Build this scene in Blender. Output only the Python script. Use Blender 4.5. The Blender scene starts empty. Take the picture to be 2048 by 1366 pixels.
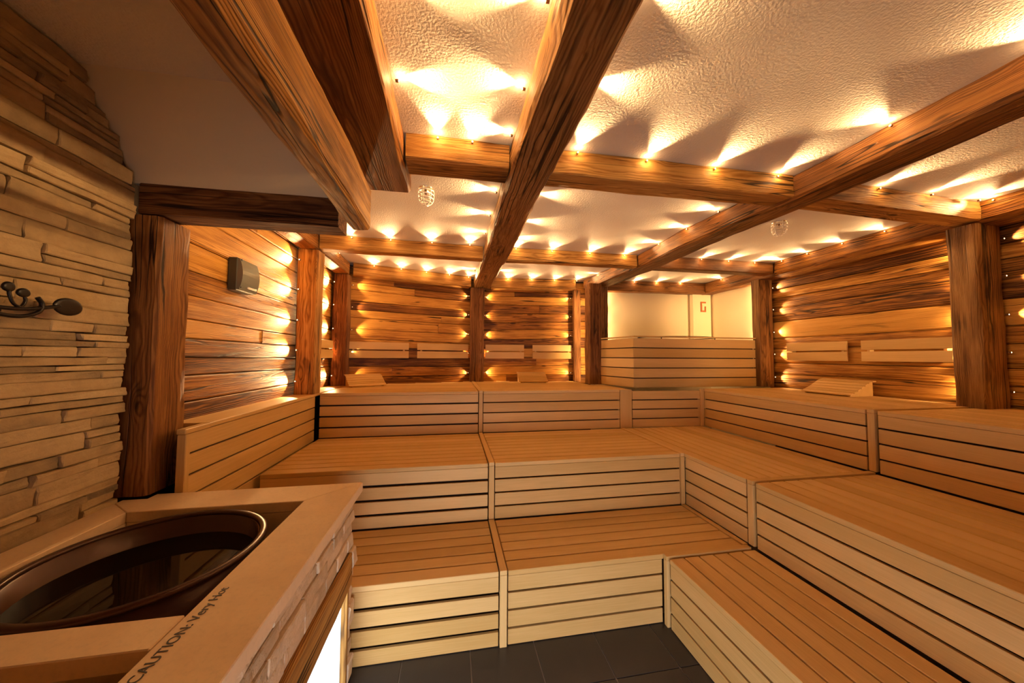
import bpy, bmesh, math, random
from mathutils import Vector, Matrix, noise as mnoise
random.seed(7)
V = Vector
S = bpy.context.scene
COL = S.collection

# ------------------------------------------------------------------ camera
yaw, pitch, roll, FPX = 0.1761, 0.0463, 0.0055, 669.93
F = V((math.sin(yaw)*math.cos(pitch), math.cos(yaw)*math.cos(pitch), math.sin(pitch)))
R0 = V((math.cos(yaw), -math.sin(yaw), 0)); U0 = R0.cross(F)
R = R0*math.cos(roll)+U0*math.sin(roll); U = -R0*math.sin(roll)+U0*math.cos(roll)
cd = bpy.data.cameras.new('camera'); cam = bpy.data.objects.new('camera', cd); COL.objects.link(cam)
M = Matrix((R, U, -F)).transposed().to_4x4(); M.translation = V((0, 0, 1.7806)); cam.matrix_world = M
cd.sensor_width = 36; cd.sensor_fit = 'HORIZONTAL'; cd.lens = FPX/2048*36; cd.clip_start = 0.02
S.camera = cam
# ------------------------------------------------------------------ world, added low fill light, exposure
w = bpy.data.worlds.new('world'); S.world = w; w.use_nodes = True
w.node_tree.nodes['Background'].inputs[0].default_value = (1.0, 0.85, 0.7, 1)
w.node_tree.nodes['Background'].inputs[1].default_value = 0.04
ld = bpy.data.lights.new('added_daylight', 'AREA'); ld.shape = 'RECTANGLE'; ld.size = 1.3; ld.size_y = 0.9
ld.energy = 10; ld.color = (1.0, .94, 1.0); ld.spread = math.radians(110)  # area lamp added outside the unseen low opening to light the risers
lo = bpy.data.objects.new('added_daylight', ld); COL.objects.link(lo)
lo.matrix_world = Matrix.Translation((0.35, -1.25, 0.62)) @ Matrix.Rotation(math.radians(80), 4, 'X') 
S.view_settings.view_transform = 'Standard'; S.view_settings.look = 'None'
S.view_settings.gamma = 1; S.view_settings.use_curve_mapping = False
S.view_settings.exposure = 1.15
LAMP_COL = (1.0, 0.60, 0.26)
E_CEIL, E_WALL, E_OMNI = 20.0, 10.0, 0.2

# ------------------------------------------------------------------ materials
def nt(name):
    m = bpy.data.materials.new(name); m.use_nodes = True
    t = m.node_tree; b = t.nodes['Principled BSDF']
    return m, t, b
class G:
    def __init__(s, t): s.t = t; s.n = t.nodes; s.l = t.links
    def mk(s, typ, **kw):
        n = s.n.new(typ)
        for k, v in kw.items(): setattr(n, k, v)
        return n
    def set(s, sock, v):
        if hasattr(v, 'is_linked') or isinstance(v, bpy.types.NodeSocket): s.l.new(v, sock)
        else: sock.default_value = v
    def math(s, op, a, b=0.0, c=0.0, clamp=False):
        n = s.mk('ShaderNodeMath', operation=op, use_clamp=clamp)
        s.set(n.inputs[0], a); s.set(n.inputs[1], b); s.set(n.inputs[2], c); return n.outputs[0]
    def vm(s, op, a, b=(0, 0, 0)):
        n = s.mk('ShaderNodeVectorMath', operation=op); s.set(n.inputs[0], a); s.set(n.inputs[1], b); return n.outputs[0]
    def noise(s, vec, sc=1.0, det=2, rough=.5, col=False):
        n = s.mk('ShaderNodeTexNoise'); s.l.new(vec, n.inputs['Vector'])
        n.inputs['Scale'].default_value = sc; n.inputs['Detail'].default_value = det; n.inputs['Roughness'].default_value = rough
        return n.outputs['Color' if col else 'Fac']
    def mix(s, f, a, b, typ='MIX'):
        n = s.mk('ShaderNodeMix', data_type='RGBA', blend_type=typ)
        s.set(n.inputs[0], f); s.set(n.inputs[6], a); s.set(n.inputs[7], b); return n.outputs[2]
    def ramp(s, f, a, b, clamp=True):
        n = s.mk('ShaderNodeMapRange', interpolation_type='SMOOTHSTEP'); s.set(n.inputs[0], f)
        n.inputs[1].default_value = a; n.inputs[2].default_value = b; return n.outputs[0]
    def bump(s, h, st, dist, bsdf):
        n = s.mk('ShaderNodeBump'); s.l.new(h, n.inputs['Height']); n.inputs['Strength'].default_value = st
        n.inputs['Distance'].default_value = dist; s.l.new(n.outputs[0], bsdf.inputs['Normal'])
    def base(s):
        tc = s.mk('ShaderNodeTexCoord').outputs['Object']; rnd = s.mk('ShaderNodeObjectInfo').outputs['Random']
        off = s.mk('ShaderNodeCombineXYZ')
        s.l.new(s.math('MULTIPLY', rnd, 37.3), off.inputs[0]); s.l.new(s.math('MULTIPLY', rnd, 91.7), off.inputs[1]); s.l.new(s.math('MULTIPLY', rnd, 53.1), off.inputs[2])
        return tc, rnd, off.outputs[0]
def c4(c): return (c[0], c[1], c[2], 1)

def wood_old(name, light, mid, dark, ringw=.012, rough=.55, crack=1.0, spread=.5, bump=.5, bias=0):
    m, t, b = nt(name); g = G(t); tc, rnd, off = g.base()
    A = lambda sc: g.vm('ADD', g.vm('MULTIPLY', tc, sc), off)
    warp = g.vm('MULTIPLY', g.vm('SUBTRACT', g.noise(A((1.6, 5, 5)), 1, 3, .55, True), (.5, .5, .5)), (.1, .045, .045))
    q = g.vm('ADD', tc, warp)
    vor = g.mk('ShaderNodeTexVoronoi'); g.l.new(A((1.5, 4.5, 4.5)), vor.inputs['Vector']); vor.inputs['Scale'].default_value = 1.0
    d = vor.outputs['Distance']
    kn = g.ramp(d, .22, .02); core = g.ramp(d, .09, .045)
    sep = g.mk('ShaderNodeSeparateXYZ'); g.l.new(q, sep.inputs[0])
    yy = g.math('ADD', sep.outputs[1], g.math('MULTIPLY', g.math('SUBTRACT', rnd, .5), .12))
    zz = g.math('ADD', sep.outputs[2], g.math('MULTIPLY', rnd, -.16))
    r = g.math('SQRT', g.math('ADD', g.math('MULTIPLY', yy, yy), g.math('MULTIPLY', zz, zz)))
    r = g.math('ADD', r, g.math('MULTIPLY', kn, .02))
    ring = g.math('MULTIPLY_ADD', g.math('SINE', g.math('MULTIPLY', r, 6.283/ringw)), .5, .5)
    ring = g.math('POWER', ring, 2.2)
    fib = g.noise(A((5, 150, 150)), 1, 4, .6)
    stain = g.noise(A((.9, 5, 5)), 1, 4, .6)
    strk = g.noise(A((1.6, 38, 38)), 1, 3, .6)
    v = g.math('ADD', g.math('MULTIPLY', ring, .26), g.math('MULTIPLY', fib, .55))
    v = g.math('ADD', v, g.math('MULTIPLY_ADD', strk, 1.0, bias-.46))
    v = g.math('ADD', v, g.math('MULTIPLY', g.math('SUBTRACT', stain, .5), 1.1))
    v = g.math('ADD', v, g.math('MULTIPLY', g.math('SUBTRACT', rnd, .5), spread))
    cr = g.mk('ShaderNodeValToRGB'); g.l.new(v, cr.inputs[0]); e = cr.color_ramp.elements
    e[0].position = .12; e[0].color = c4(light); e[1].position = .92; e[1].color = c4(dark)
    x = e.new(.5); x.color = c4(mid)
    ck = g.noise(A((.55, 16, 16)), 1, 2, .4)
    ckm = g.math('MULTIPLY', g.ramp(g.math('ABSOLUTE', g.math('SUBTRACT', ck, .5)), .016*crack, .004), g.ramp(g.noise(A((.7, 2, 2)), 1.3), .46, .58))
    col = g.mix(g.math('MULTIPLY', core, .75), cr.outputs[0], c4([k*.35 for k in dark]))
    col = g.mix(g.math('MULTIPLY', ckm, .92), col, (.012, .005, .002, 1))
    g.l.new(col, b.inputs['Base Color']); b.inputs['Roughness'].default_value = rough
    b.inputs['Specular IOR Level'].default_value = .22
    h = g.math('ADD', g.math('MULTIPLY', ring, -.3), g.math('ADD', g.math('MULTIPLY', fib, .5), g.math('MULTIPLY', ckm, -1.6)))
    g.bump(h, bump, .006, b)
    return m
def wood_bench(name, c1, c2):
    m, t, b = nt(name); g = G(t); tc, rnd, off = g.base()
    A = lambda sc: g.vm('ADD', g.vm('MULTIPLY', tc, sc), off)
    fib = g.noise(A((4, 190, 190)), 1, 3, .6); big = g.noise(A((.9, 9, 9)), 1, 3, .5)
    v = g.math('ADD', g.math('MULTIPLY', fib, .55), g.math('MULTIPLY', big, .55))
    v = g.math('ADD', v, g.math('MULTIPLY', g.math('SUBTRACT', rnd, .5), .42))
    g.l.new(g.mix(g.ramp(v, .25, .85), c4(c1), c4(c2)), b.inputs['Base Color'])
    b.inputs['Roughness'].default_value = .5; b.inputs['Specular IOR Level'].default_value = .3
    g.bump(fib, .15, .002, b); return m
def stone_mat(name, cols, sc=9, bump=.7, rsp=.9):
    m, t, b = nt(name); g = G(t); tc, rnd, off = g.base()
    A = lambda s_: g.vm('ADD', g.vm('MULTIPLY', tc, (s_, s_, s_)), off)
    n1 = g.noise(A(sc), 1, 5, .6); n2 = g.noise(A(70), 1, 4, .65); n3 = g.noise(A(sc*.35), 1, 2)
    v = g.math('ADD', g.math('MULTIPLY', n1, .6), g.math('MULTIPLY', g.math('SUBTRACT', n3, .2), .6))
    v = g.math('ADD', v, g.math('MULTIPLY', g.math('SUBTRACT', rnd, .5), rsp*.45))
    cr = g.mk('ShaderNodeValToRGB'); g.l.new(v, cr.inputs[0]); e = cr.color_ramp.elements
    e[0].position = .15; e[0].color = c4(cols[0]); e[1].position = .85; e[1].color = c4(cols[2]); x = e.new(.5); x.color = c4(cols[1])
    col = g.mix(g.math('MULTIPLY', g.ramp(n2, .45, .75), .25), cr.outputs[0], c4([k*.6 for k in cols[0]]))
    g.l.new(col, b.inputs['Base Color']); b.inputs['Roughness'].default_value = .8
    g.bump(g.math('ADD', n1, g.math('MULTIPLY', n2, .35)), bump, .012, b); return m
def plain(name, col, rough=.5, metal=0, nscale=0, nb=.1, var=.0):
    m, t, b = nt(name); g = G(t); tc, rnd, off = g.base()
    n = g.noise(tc, nscale or 30, 3)
    g.l.new(g.mix(g.math('MULTIPLY', n, var), c4(col), c4([k*.45 for k in col])), b.inputs['Base Color'])
    b.inputs['Roughness'].default_value = rough; b.inputs['Metallic'].default_value = metal
    if nscale: g.bump(n, nb, .004, b)
    return m
def emit(name, col, st):
    m, t, b = nt(name); b.inputs['Base Color'].default_value = c4(col)
    b.inputs['Emission Color'].default_value = c4(col); b.inputs['Emission Strength'].default_value = st; return m

M_PLANK = wood_old('old_plank', (.66, .33, .065), (.36, .14, .020), (.075, .022, .005), .009, .5, 1, .7, .5, .12)
M_BEAM = wood_old('old_beam', (.66, .37, .10), (.38, .17, .034), (.08, .028, .007), .007, .6, 1.5, .25, .6, .05)
M_BEAMD = wood_old('old_beam_dark', (.26, .115, .035), (.12, .043, .012), (.035, .011, .005), .007, .8, 1.3, .2, .6)
M_BEAMR = wood_old('old_beam_red', (.34, .15, .04), (.17, .062, .014), (.05, .017, .005), .007, .5, 1.3, .2, .5)
M_BEAMC = wood_old('old_beam_centre', (.40, .215, .075), (.225, .105, .032), (.05, .02, .008), .007, .6, 2.4, .2, .7)
M_LOG = wood_old('old_log', (.62, .31, .065), (.34, .135, .021), (.075, .024, .006), .010, .55, 1.2, .8, .6)
M_BENCH = wood_bench('bench_wood', (.75, .49, .195), (.59, .355, .11))
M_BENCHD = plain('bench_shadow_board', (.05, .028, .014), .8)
M_STONE = stone_mat('ledge_stone', ((.64, .48, .26), (.46, .325, .16), (.17, .125, .075)))
M_STONER = stone_mat('rough_stone', ((.88, .70, .48), (.72, .53, .33), (.40, .29, .17)), 14, 1.0)
M_SLAB = stone_mat('limestone_slab', ((.90, .70, .46), (.82, .61, .38), (.66, .46, .27)), 5, .12, .2)
M_MORTAR = plain('mortar', (.09, .06, .035), .9, 0, 40, .3)
M_PLASTER = plain('ceiling_plaster', (.80, .73, .64), .8, 0, 85, .9, .12)
M_WHITE = plain('white_plaster', (.85, .71, .46), .75, 0, 60, .15, .05)
M_TILE = plain('floor_tile', (.035, .032, .033), .38, 0, 12, .12, .5)
M_GROUT = plain('grout', (.30, .27, .24), .8)
M_IRON = plain('black_iron', (.010, .007, .007), .3, .3, 40, .2)
M_COPPER = plain('brown_enamel', (.07, .026, .013), .28, .4, 18, .1, .5)
M_GREY = plain('grey_plastic', (.05, .055, .045), .35)
M_GREYL = plain('clear_grey_lens', (.17, .18, .15), .15)
M_STEEL = plain('steel', (.75, .72, .66), .25, 1)
M_WIRE = plain('white_wire', (.95, .9, .8), .35, .2)
M_BRASS = plain('brass_collar', (.20, .10, .04), .5, .3)
M_DARK = plain('dark_stain', (.03, .015, .008), .6)
M_RED = plain('terracotta_slot', (.42, .12, .03), .7)
M_BULB = emit('lamp_lens', (1.0, .66, .30), 5)
M_GLOW = emit('lit_frosted_glass', (.90, .95, 1.0), 1.5)
M_GLOWB = emit('lit_glass_joint', (.42, .66, .70), 1.0)
m, t, b = nt('water'); b.inputs['Base Color'].default_value = (.035, .022, .014, 1); b.inputs['Roughness'].default_value = .02
b.inputs['Transmission Weight'].default_value = .75; b.inputs['IOR'].default_value = 1.33; M_WATER = m
m, t, b = nt('clear_glass'); b.inputs['Roughness'].default_value = .0; b.inputs['Transmission Weight'].default_value = 1; b.inputs['IOR'].default_value = 1.05
M_GLASS = m
M_LAMPW = plain('coloured_marble', (.5, .35, .2), .4)

# ------------------------------------------------------------------ object helpers
def link(o, parent=None):
    COL.objects.link(o)
    if parent is not None: o.parent = parent
    return o
def tag(o, label, cat=None, group=None):
    o['label'] = label
    if cat: o['category'] = cat
    if group: o['group'] = group
    return o
def struct(o): o['kind'] = 'structure'; return o
def empty(name, loc, label=None, cat=None, group=None):
    o = bpy.data.objects.new(name, None); o.empty_display_size = .05; COL.objects.link(o); o.location = loc
    if label: tag(o, label, cat, group)
    return o
def child(o, parent):
    """parent keeping world placement (parents are unrotated, at their location)"""
    if parent is not None:
        o.parent = parent
        o.matrix_parent_inverse = Matrix.Translation(-ORG(parent))
    return o
_org = {}
def ORG(p):
    q = V((0, 0, 0)); 
    if p.parent is not None and p.type != 'EMPTY':
        return p.matrix_basis.translation.copy() if False else V((0, 0, 0))
    return p.location.copy()
def mesh_obj(name, verts, faces, mat, parent=None, smooth=False, origin=None, X=None, Y=None, Z=None):
    """verts in local frame (origin, X, Y, Z)"""
    me = bpy.data.meshes.new(name); me.from_pydata([tuple(v) for v in verts], [], faces); me.materials.append(mat)
    bm = bmesh.new(); bm.from_mesh(me); bmesh.ops.recalc_face_normals(bm, faces=bm.faces); bm.to_mesh(me); bm.free()
    if smooth: me.polygons.foreach_set('use_smooth', [True]*len(me.polygons))
    o = bpy.data.objects.new(name, me); place(o, origin or V((0, 0, 0)), X, Y, Z, parent); return o
def place(o, origin, X=None, Y=None, Z=None, parent=None):
    COL.objects.link(o)
    if X is None: m4 = Matrix.Translation(origin)
    else: m4 = Matrix((V(X).normalized(), V(Y).normalized(), V(Z).normalized())).transposed().to_4x4(); m4.translation = V(origin)
    W[o] = m4
    if parent is not None:
        o.parent = parent; m4 = W_of(parent).inverted() @ m4
    o.matrix_basis = m4
    return o
W = {}
def W_of(p):
    if p in W: return W[p]
    return Matrix.Translation(p.location)
_cache = {}
def box_mesh(sx, sy, sz, mat, bev=.002):
    k = (round(sx, 3), round(sy, 3), round(sz, 3), mat.name, bev)
    if k in _cache: return _cache[k]
    bm = bmesh.new(); bmesh.ops.create_cube(bm, size=1)
    for v in bm.verts: v.co = V(((v.co.x+.5)*sx, (v.co.y+.5)*sy, (v.co.z+.5)*sz))
    if bev: bmesh.ops.bevel(bm, geom=list(bm.edges), offset=min(bev, .3*min(sx, sy, sz)), segments=1, affect='EDGES')
    me = bpy.data.meshes.new('board'); bm.to_mesh(me); bm.free(); me.materials.append(mat)
    _cache[k] = me; return me
def box(name, parent, o, size, mat, X=(1, 0, 0), Y=(0, 1, 0), Z=(0, 0, 1), bev=.002):
    ob = bpy.data.objects.new(name, box_mesh(*size, mat, bev)); return place(ob, V(o), X, Y, Z, parent)
def bb(name, parent, lo_, hi, mat, bev=.002, along=None):
    """axis aligned box lo..hi; local X along the requested axis (for grain)"""
    lo_, hi = V(lo_), V(hi); d = hi-lo_
    if along is None: along = max(range(3), key=lambda i: d[i])
    if along == 0: return box(name, parent, lo_, tuple(d), mat, bev=bev)
    if along == 1: return box(name, parent, (hi.x, lo_.y, lo_.z), (d.y, d.x, d.z), mat, (0, 1, 0), (-1, 0, 0), (0, 0, 1), bev)
    return box(name, parent, (lo_.x, lo_.y, lo_.z), (d.z, d.x, d.y), mat, (0, 0, 1), (1, 0, 0), (0, 1, 0), bev)
def prism(name, poly, z0, z1, mat, parent=None, bev=.003):
    bm = bmesh.new(); n = len(poly)
    a = [bm.verts.new((x, y, z0)) for x, y in poly]; c = [bm.verts.new((x, y, z1)) for x, y in poly]
    bm.faces.new(a[::-1]); bm.faces.new(c)
    for i in range(n): bm.faces.new((a[i], a[(i+1) % n], c[(i+1) % n], c[i]))
    bmesh.ops.recalc_face_normals(bm, faces=bm.faces)
    if bev: bmesh.ops.bevel(bm, geom=list(bm.edges), offset=bev, segments=1, affect='EDGES')
    me = bpy.data.meshes.new(name); bm.to_mesh(me); bm.free(); me.materials.append(mat)
    return place(bpy.data.objects.new(name, me), V((0, 0, 0)), parent=parent)
def timber(name, stations, mat, label=None, cat='beam', group=None, amp=.006, rad=.02, seg=.05, up=(0, 0, 1), parent=None, seed=None, ends=None):
    """hand-hewn timber through stations [(centre, width, height)]"""
    seed = seed if seed is not None else random.random()*90
    a = V(stations[0][0]); b_ = V(stations[-1][0]); X = (b_-a).normalized(); Yv = V(up).cross(X).normalized(); Zv = X.cross(Yv)
    L = (b_-a).length; n = max(3, int(L/seg)); st = []
    for c, wd, ht in stations:
        d = V(c)-a; st.append((d.dot(X), d.dot(Yv), d.dot(Zv), wd, ht))
    prof = []
    per = 5
    for k, (sx, sy) in enumerate(((1, -1), (1, 1), (-1, 1), (-1, -1))):   # corners, then side points
        nx = ((1, 1), (-1, 1), (-1, -1), (1, -1))[k]
        prof.append(('c', sx, sy, 0)); prof.append(('c', sx, sy, 1))
        for j in range(1, per): prof.append(('e', (sx, sy), nx, j/per))
    vs = []
    P = len(prof)
    for i in range(n+1):
        s = L*i/n
        for q in range(len(st)-1):
            if s <= st[q+1][0]+1e-6: break
        f = (s-st[q][0])/max(1e-6, st[q+1][0]-st[q][0]); f = max(0, min(1, f))
        oy, oz, wd, ht = [st[q][k]*(1-f)+st[q+1][k]*f for k in (1, 2, 3, 4)]
        for pi, p in enumerate(prof):
            ww, hh = wd/2, ht/2
            if p[0] == 'c':
                _, sx, sy, kk = p
                rr = rad*(.5+1.1*abs(mnoise.noise(V((s*1.7+seed, sx*3.1+seed, sy*5.7)))))
                first = (sx == 1) == (sy == -1)
                if kk == 0: first_pt = (sx*ww-(sx*rr if first else 0), sy*hh-(0 if first else sy*rr))
                else: first_pt = (sx*ww-(0 if first else sx*rr), sy*hh-(sy*rr if first else 0))
                y, z = first_pt
            else:
                (sx, sy), (tx, ty), f2 = p[1], p[2], p[3]
                y = (sx*(1-f2)+tx*f2)*ww; z = (sy*(1-f2)+ty*f2)*hh
            d = V((y, z)); 
            nz = mnoise.noise(V((s*2.2+seed, y*9, z*9+seed)))*amp+mnoise.noise(V((s*9, y*30+seed, z*30)))*amp*.35
            dn = V((y/max(.01, ww), z/max(.01, hh))); dn = V((dn.x if abs(dn.x) >= abs(dn.y)-.05 else 0, dn.y if abs(dn.y) >= abs(dn.x)-.05 else 0))
            vs.append((s, oy+y+dn.x*nz, oz+z+dn.y*nz))
    fs = []
    for i in range(n):
        for k in range(P):
            fs.append((i*P+k, i*P+(k+1) % P, (i+1)*P+(k+1) % P, (i+1)*P+k))
    fs.append(tuple(range(P))[::-1]); fs.append(tuple(n*P+k for k in range(P)))
    o = mesh_obj(name, vs, fs, mat, parent, False, a, X, Yv, Zv)
    if label: tag(o, label, cat, group)
    return o
def plank(parent, a, b_, nrm, zl, zr, hl, hr, th, mat, bulge=0, name='plank'):
    """wall board from a to b_ (xy), bottoms zl,zr heights hl,hr, proud by th along nrm"""
    a = V((a[0], a[1], 0)); b_ = V((b_[0], b_[1], 0)); X = (b_-a).normalized(); N_ = V((nrm[0], nrm[1], 0)).normalized(); Zv = V((0, 0, 1))
    Y = N_
    L = (b_-a).length; n = max(4, int(L/.2)); sd = random.random()*50; vs = []
    g = .0025; rows = [(0, 0), (.006, 0), (.5, 0), (-.006, 1), (0, 1)]
    for i in range(n+1):
        s = L*i/n; f = i/n; z0 = zl*(1-f)+zr*f; h = hl*(1-f)+hr*f
        e0 = mnoise.noise(V((s*2.5, sd, 1)))*.003; e1 = mnoise.noise(V((s*2.5, sd, 7)))*.003
        bot = z0+g+e0; top = z0+h-g+e1; r = min(.008+bulge*.5, h*.2)
        t2 = th+mnoise.noise(V((s*1.5, sd, 3)))*.003
        for (z, y) in ((bot, -.01), (bot, t2-r*.8), (bot+r, t2), ((bot+top)/2, t2+bulge), (top-r, t2), (top, t2-r*.8), (top, -.01)):
            vs.append((s, y, z-zl))
    P = 7; fs = []
    for i in range(n):
        for k in range(P-1): fs.append((i*P+k, i*P+k+1, (i+1)*P+k+1, (i+1)*P+k))
    fs.append(tuple(range(P))); fs.append(tuple(n*P+k for k in range(P))[::-1])
    if X.cross(Y).z < 0:  # keep frame right handed
        vs = [(L-x, y, z) for x, y, z in vs]; a = b_; X = -X
    return mesh_obj(name, vs, fs, mat, parent, False, (a.x, a.y, zl), X, Y, Zv)
def lathe(name, prof, mat, loc, parent=None, n=48, smooth=True):
    vs = []; fs = []
    for i in range(n):
        a = 2*math.pi*i/n
        for r_, z in prof: vs.append((r_*math.cos(a), r_*math.sin(a), z))
    P = len(prof)
    for i in range(n):
        for k in range(P-1): fs.append((i*P+k, ((i+1) % n)*P+k, ((i+1) % n)*P+k+1, i*P+k+1))
    return mesh_obj(name, vs, fs, mat, parent, smooth, V(loc))
def tube(name, pts, r, mat, parent=None, loc=(0, 0, 0), n=8, cyclic=False):
    pts = [V(p) for p in pts]; N = len(pts); vs = []; fs = []
    rs = r if isinstance(r, (list, tuple)) else [r]*N
    prev = None
    for i, p in enumerate(pts):
        if cyclic: t_ = pts[(i+1) % N]-pts[i-1]
        else: t_ = pts[min(i+1, N-1)]-pts[max(i-1, 0)]
        t_.normalize()
        if prev is None: u_ = t_.orthogonal().normalized()
        else: u_ = (prev-t_*prev.dot(t_)).normalized()
        prev = u_; w_ = t_.cross(u_)
        for k in range(n):
            a = 2*math.pi*k/n; vs.append(p+(u_*math.cos(a)+w_*math.sin(a))*rs[i])
    for i in range(N if cyclic else N-1):
        j = (i+1) % N
        for k in range(n): fs.append((i*n+k, i*n+(k+1) % n, j*n+(k+1) % n, j*n+k))
    if not cyclic: fs.append(tuple(range(n))[::-1]); fs.append(tuple((N-1)*n+k for k in range(n)))
    return mesh_obj(name, vs, fs, mat, parent, True, V(loc))
def bez(pts, k=8):
    out = []; n = len(pts); pts = [V(p) for p in pts]
    for i in range(n-1):
        p0, p1, p2, p3 = pts[max(0, i-1)], pts[i], pts[i+1], pts[min(n-1, i+2)]
        for j in range(k):
            t_ = j/k; out.append(.5*((2*p1)+(-p0+p2)*t_+(2*p0-5*p1+4*p2-p3)*t_*t_+(-p0+3*p1-3*p2+p3)*t_**3))
    out.append(pts[-1]); return out
def stone(parent, o, X, Y, L, H, T, mat, irr=.012, name='stone', cut=None):
    """rough ledge stone: local X along, Y outwards, Z up"""
    nx = max(3, int(L/.05)); FZ = [0, .09, .36, .66, .91, 1]; nz = 5; sd = random.random()*99; vs = []; fs = []
    el, er = random.uniform(-1, 1)*irr, random.uniform(-1, 1)*irr
    tl, tr = random.uniform(-1, 1)*irr*.4, random.uniform(-1, 1)*irr*.4
    for layer in (0, 1):
        for k in range(nz+1):
            for i in range(nx+1):
                fx, fz = i/nx, FZ[k]; fx = min(1, max(0, .004/L)) if i == 1 else (1-.004/L if i == nx-1 else fx)
                x = fx*L+(el*(fz-.5) if i == 0 else er*(fz-.5) if i == nx else 0); z = fz*H+(tl*(1-fx)+tr*fx)*(fz-.5)
                n_ = mnoise.noise(V((x*7+sd, z*16, sd)))*.7+mnoise.noise(V((x*28, z*45, sd)))*.5
                z += mnoise.noise(V((x*8, fz*3, sd)))*.004*(1 if k in (0, nz) else 0)
                edge = (k in (0, nz))*.004+(i in (0, nx))*.004
                y = (T+n_*irr-edge) if layer else -.03
                vs.append((x, y, z))
    Q = (nx+1)*(nz+1); idx = lambda l, k, i: l*Q+k*(nx+1)+i
    for k in range(nz):
        for i in range(nx): fs.append((idx(1, k, i), idx(1, k, i+1), idx(1, k+1, i+1), idx(1, k+1, i)))
    for i in range(nx):
        fs.append((idx(0, 0, i), idx(0, 0, i+1), idx(1, 0, i+1), idx(1, 0, i))); fs.append((idx(1, nz, i), idx(1, nz, i+1), idx(0, nz, i+1), idx(0, nz, i)))
    for k in range(nz):
        fs.append((idx(0, k, 0), idx(1, k, 0), idx(1, k+1, 0), idx(0, k+1, 0))); fs.append((idx(1, k, nx), idx(0, k, nx), idx(0, k+1, nx), idx(1, k+1, nx)))
    X = V(X); Y = V(Y)
    if X.cross(Y).z < 0: vs = [(L-x, y, z) for x, y, z in vs]; o = V(o)+X*L; X = -X
    return mesh_obj(name, vs, fs, mat, parent, False, V(o), X, Y, V((0, 0, 1)))

# ------------------------------------------------------------------ dimensions
Z1, Z2, Z3 = .45, .905, 1.382
ZC, ZB = 3.075, 2.907
XL, XR = -1.62, 4.52
Y1, Y2, Y3 = 2.12, 2.79, 3.90
BA, BB, BC, BD = V((-1.66, 4.98)), V((.37, 5.60)), V((2.32, 5.40)), V((4.6, 5.25))
YF = -1.0

# ------------------------------------------------------------------ shell
def quadbox(name, lo_, hi, mat): return struct(bb(name, None, lo_, hi, mat, 0, 0))
fl = quadbox('floor', (-1.9, YF-.2, -.1), (5, 6, -.006), M_GROUT)
# tiles: 0.396 m grid, only the part of the floor that is open
tx = [.130+.396*i for i in range(-3, 5)]; ty = [1.810-.396*j for j in range(-1, 8)]
for i in range(len(tx)-1):
    for j in range(len(ty)-1):
        x0, x1, y1_, y0_ = tx[i]+.003, tx[i+1]-.003, ty[j]-.003, ty[j+1]+.003
        x1 = min(x1, 1.75); 
        box('tile', fl, (x0, y0_, -.01), (round(x1-x0, 3), round(y1_-y0_, 3), .010), M_TILE, bev=.0015)
ce = quadbox('ceiling', (-1.9, YF-.2, ZC), (5, 6, ZC+.1), M_PLASTER)

def wall_panel(name, a, b_, z0, z1, th, mat):
    a, b_ = V(a), V(b_); d = (b_-a).normalized(); n_ = V((-d.y, d.x))
    p = [a, b_, b_+n_*th, a+n_*th]
    return struct(prism(name, [(q.x, q.y) for q in p], z0, z1, mat, None, 0))
wl = wall_panel('wall_left', (XL-.03, 2.28), (XL-.03, 5.2), 0, ZC, .15, M_DARK)
wrc = wall_panel('wall_left_light_block', (-1.79, 1.95), (-1.79, 2.5), 0, ZC, .1, M_DARK)  # hidden panel added behind the post to stop a light leak
wsl = wall_panel('wall_left_near', (XL-.05, YF-.1), (XL-.05, 2.045), 0, ZC, .15, M_MORTAR)
wbl = wall_panel('wall_back_left', BA, BB, 0, ZC, .12, M_DARK)
wbr = wall_panel('wall_back_right', BB, BC, 0, ZC, .12, M_DARK)
wal = wall_panel('wall_back_alcove', BC, BD, 0, ZC, .12, M_WHITE)
war = wall_panel('wall_right_alcove', (XR+.0, 5.4), (XR+.0, 4.1), 0, ZC, .15, M_WHITE)
wr = wall_panel('wall_right', (XR+.03, 4.1), (XR+.03, YF-.1), 0, ZC, .15, M_DARK)
# front wall behind the camera, with a low unglazed opening added for its light
wf = struct(bb('wall_front', None, (-1.8, YF-.12, 0), (-.35, YF, ZC), M_BEAM, 0))
wf2 = struct(bb('wall_front', None, (1.05, YF-.12, 0), (4.6, YF, ZC), M_BEAM, 0))
wf3 = struct(bb('wall_front', None, (-.35, YF-.12, 1.15), (1.05, YF, ZC), M_BEAM, 0))
dr = struct(bb('added_window_1', None, (-.35, YF-.1, 0), (1.05, YF-.03, .10), M_BEAM, .004))
bb('added_window_frame', dr, (-.35, YF-.1, .10), (-.29, YF-.03, 1.15), M_BEAM, .004); bb('added_window_frame', dr, (.99, YF-.1, .10), (1.05, YF-.03, 1.15), M_BEAM, .004)
bb('added_window_frame', dr, (-.29, YF-.1, 1.09), (.99, YF-.03, 1.15), M_BEAM, .004)

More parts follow.
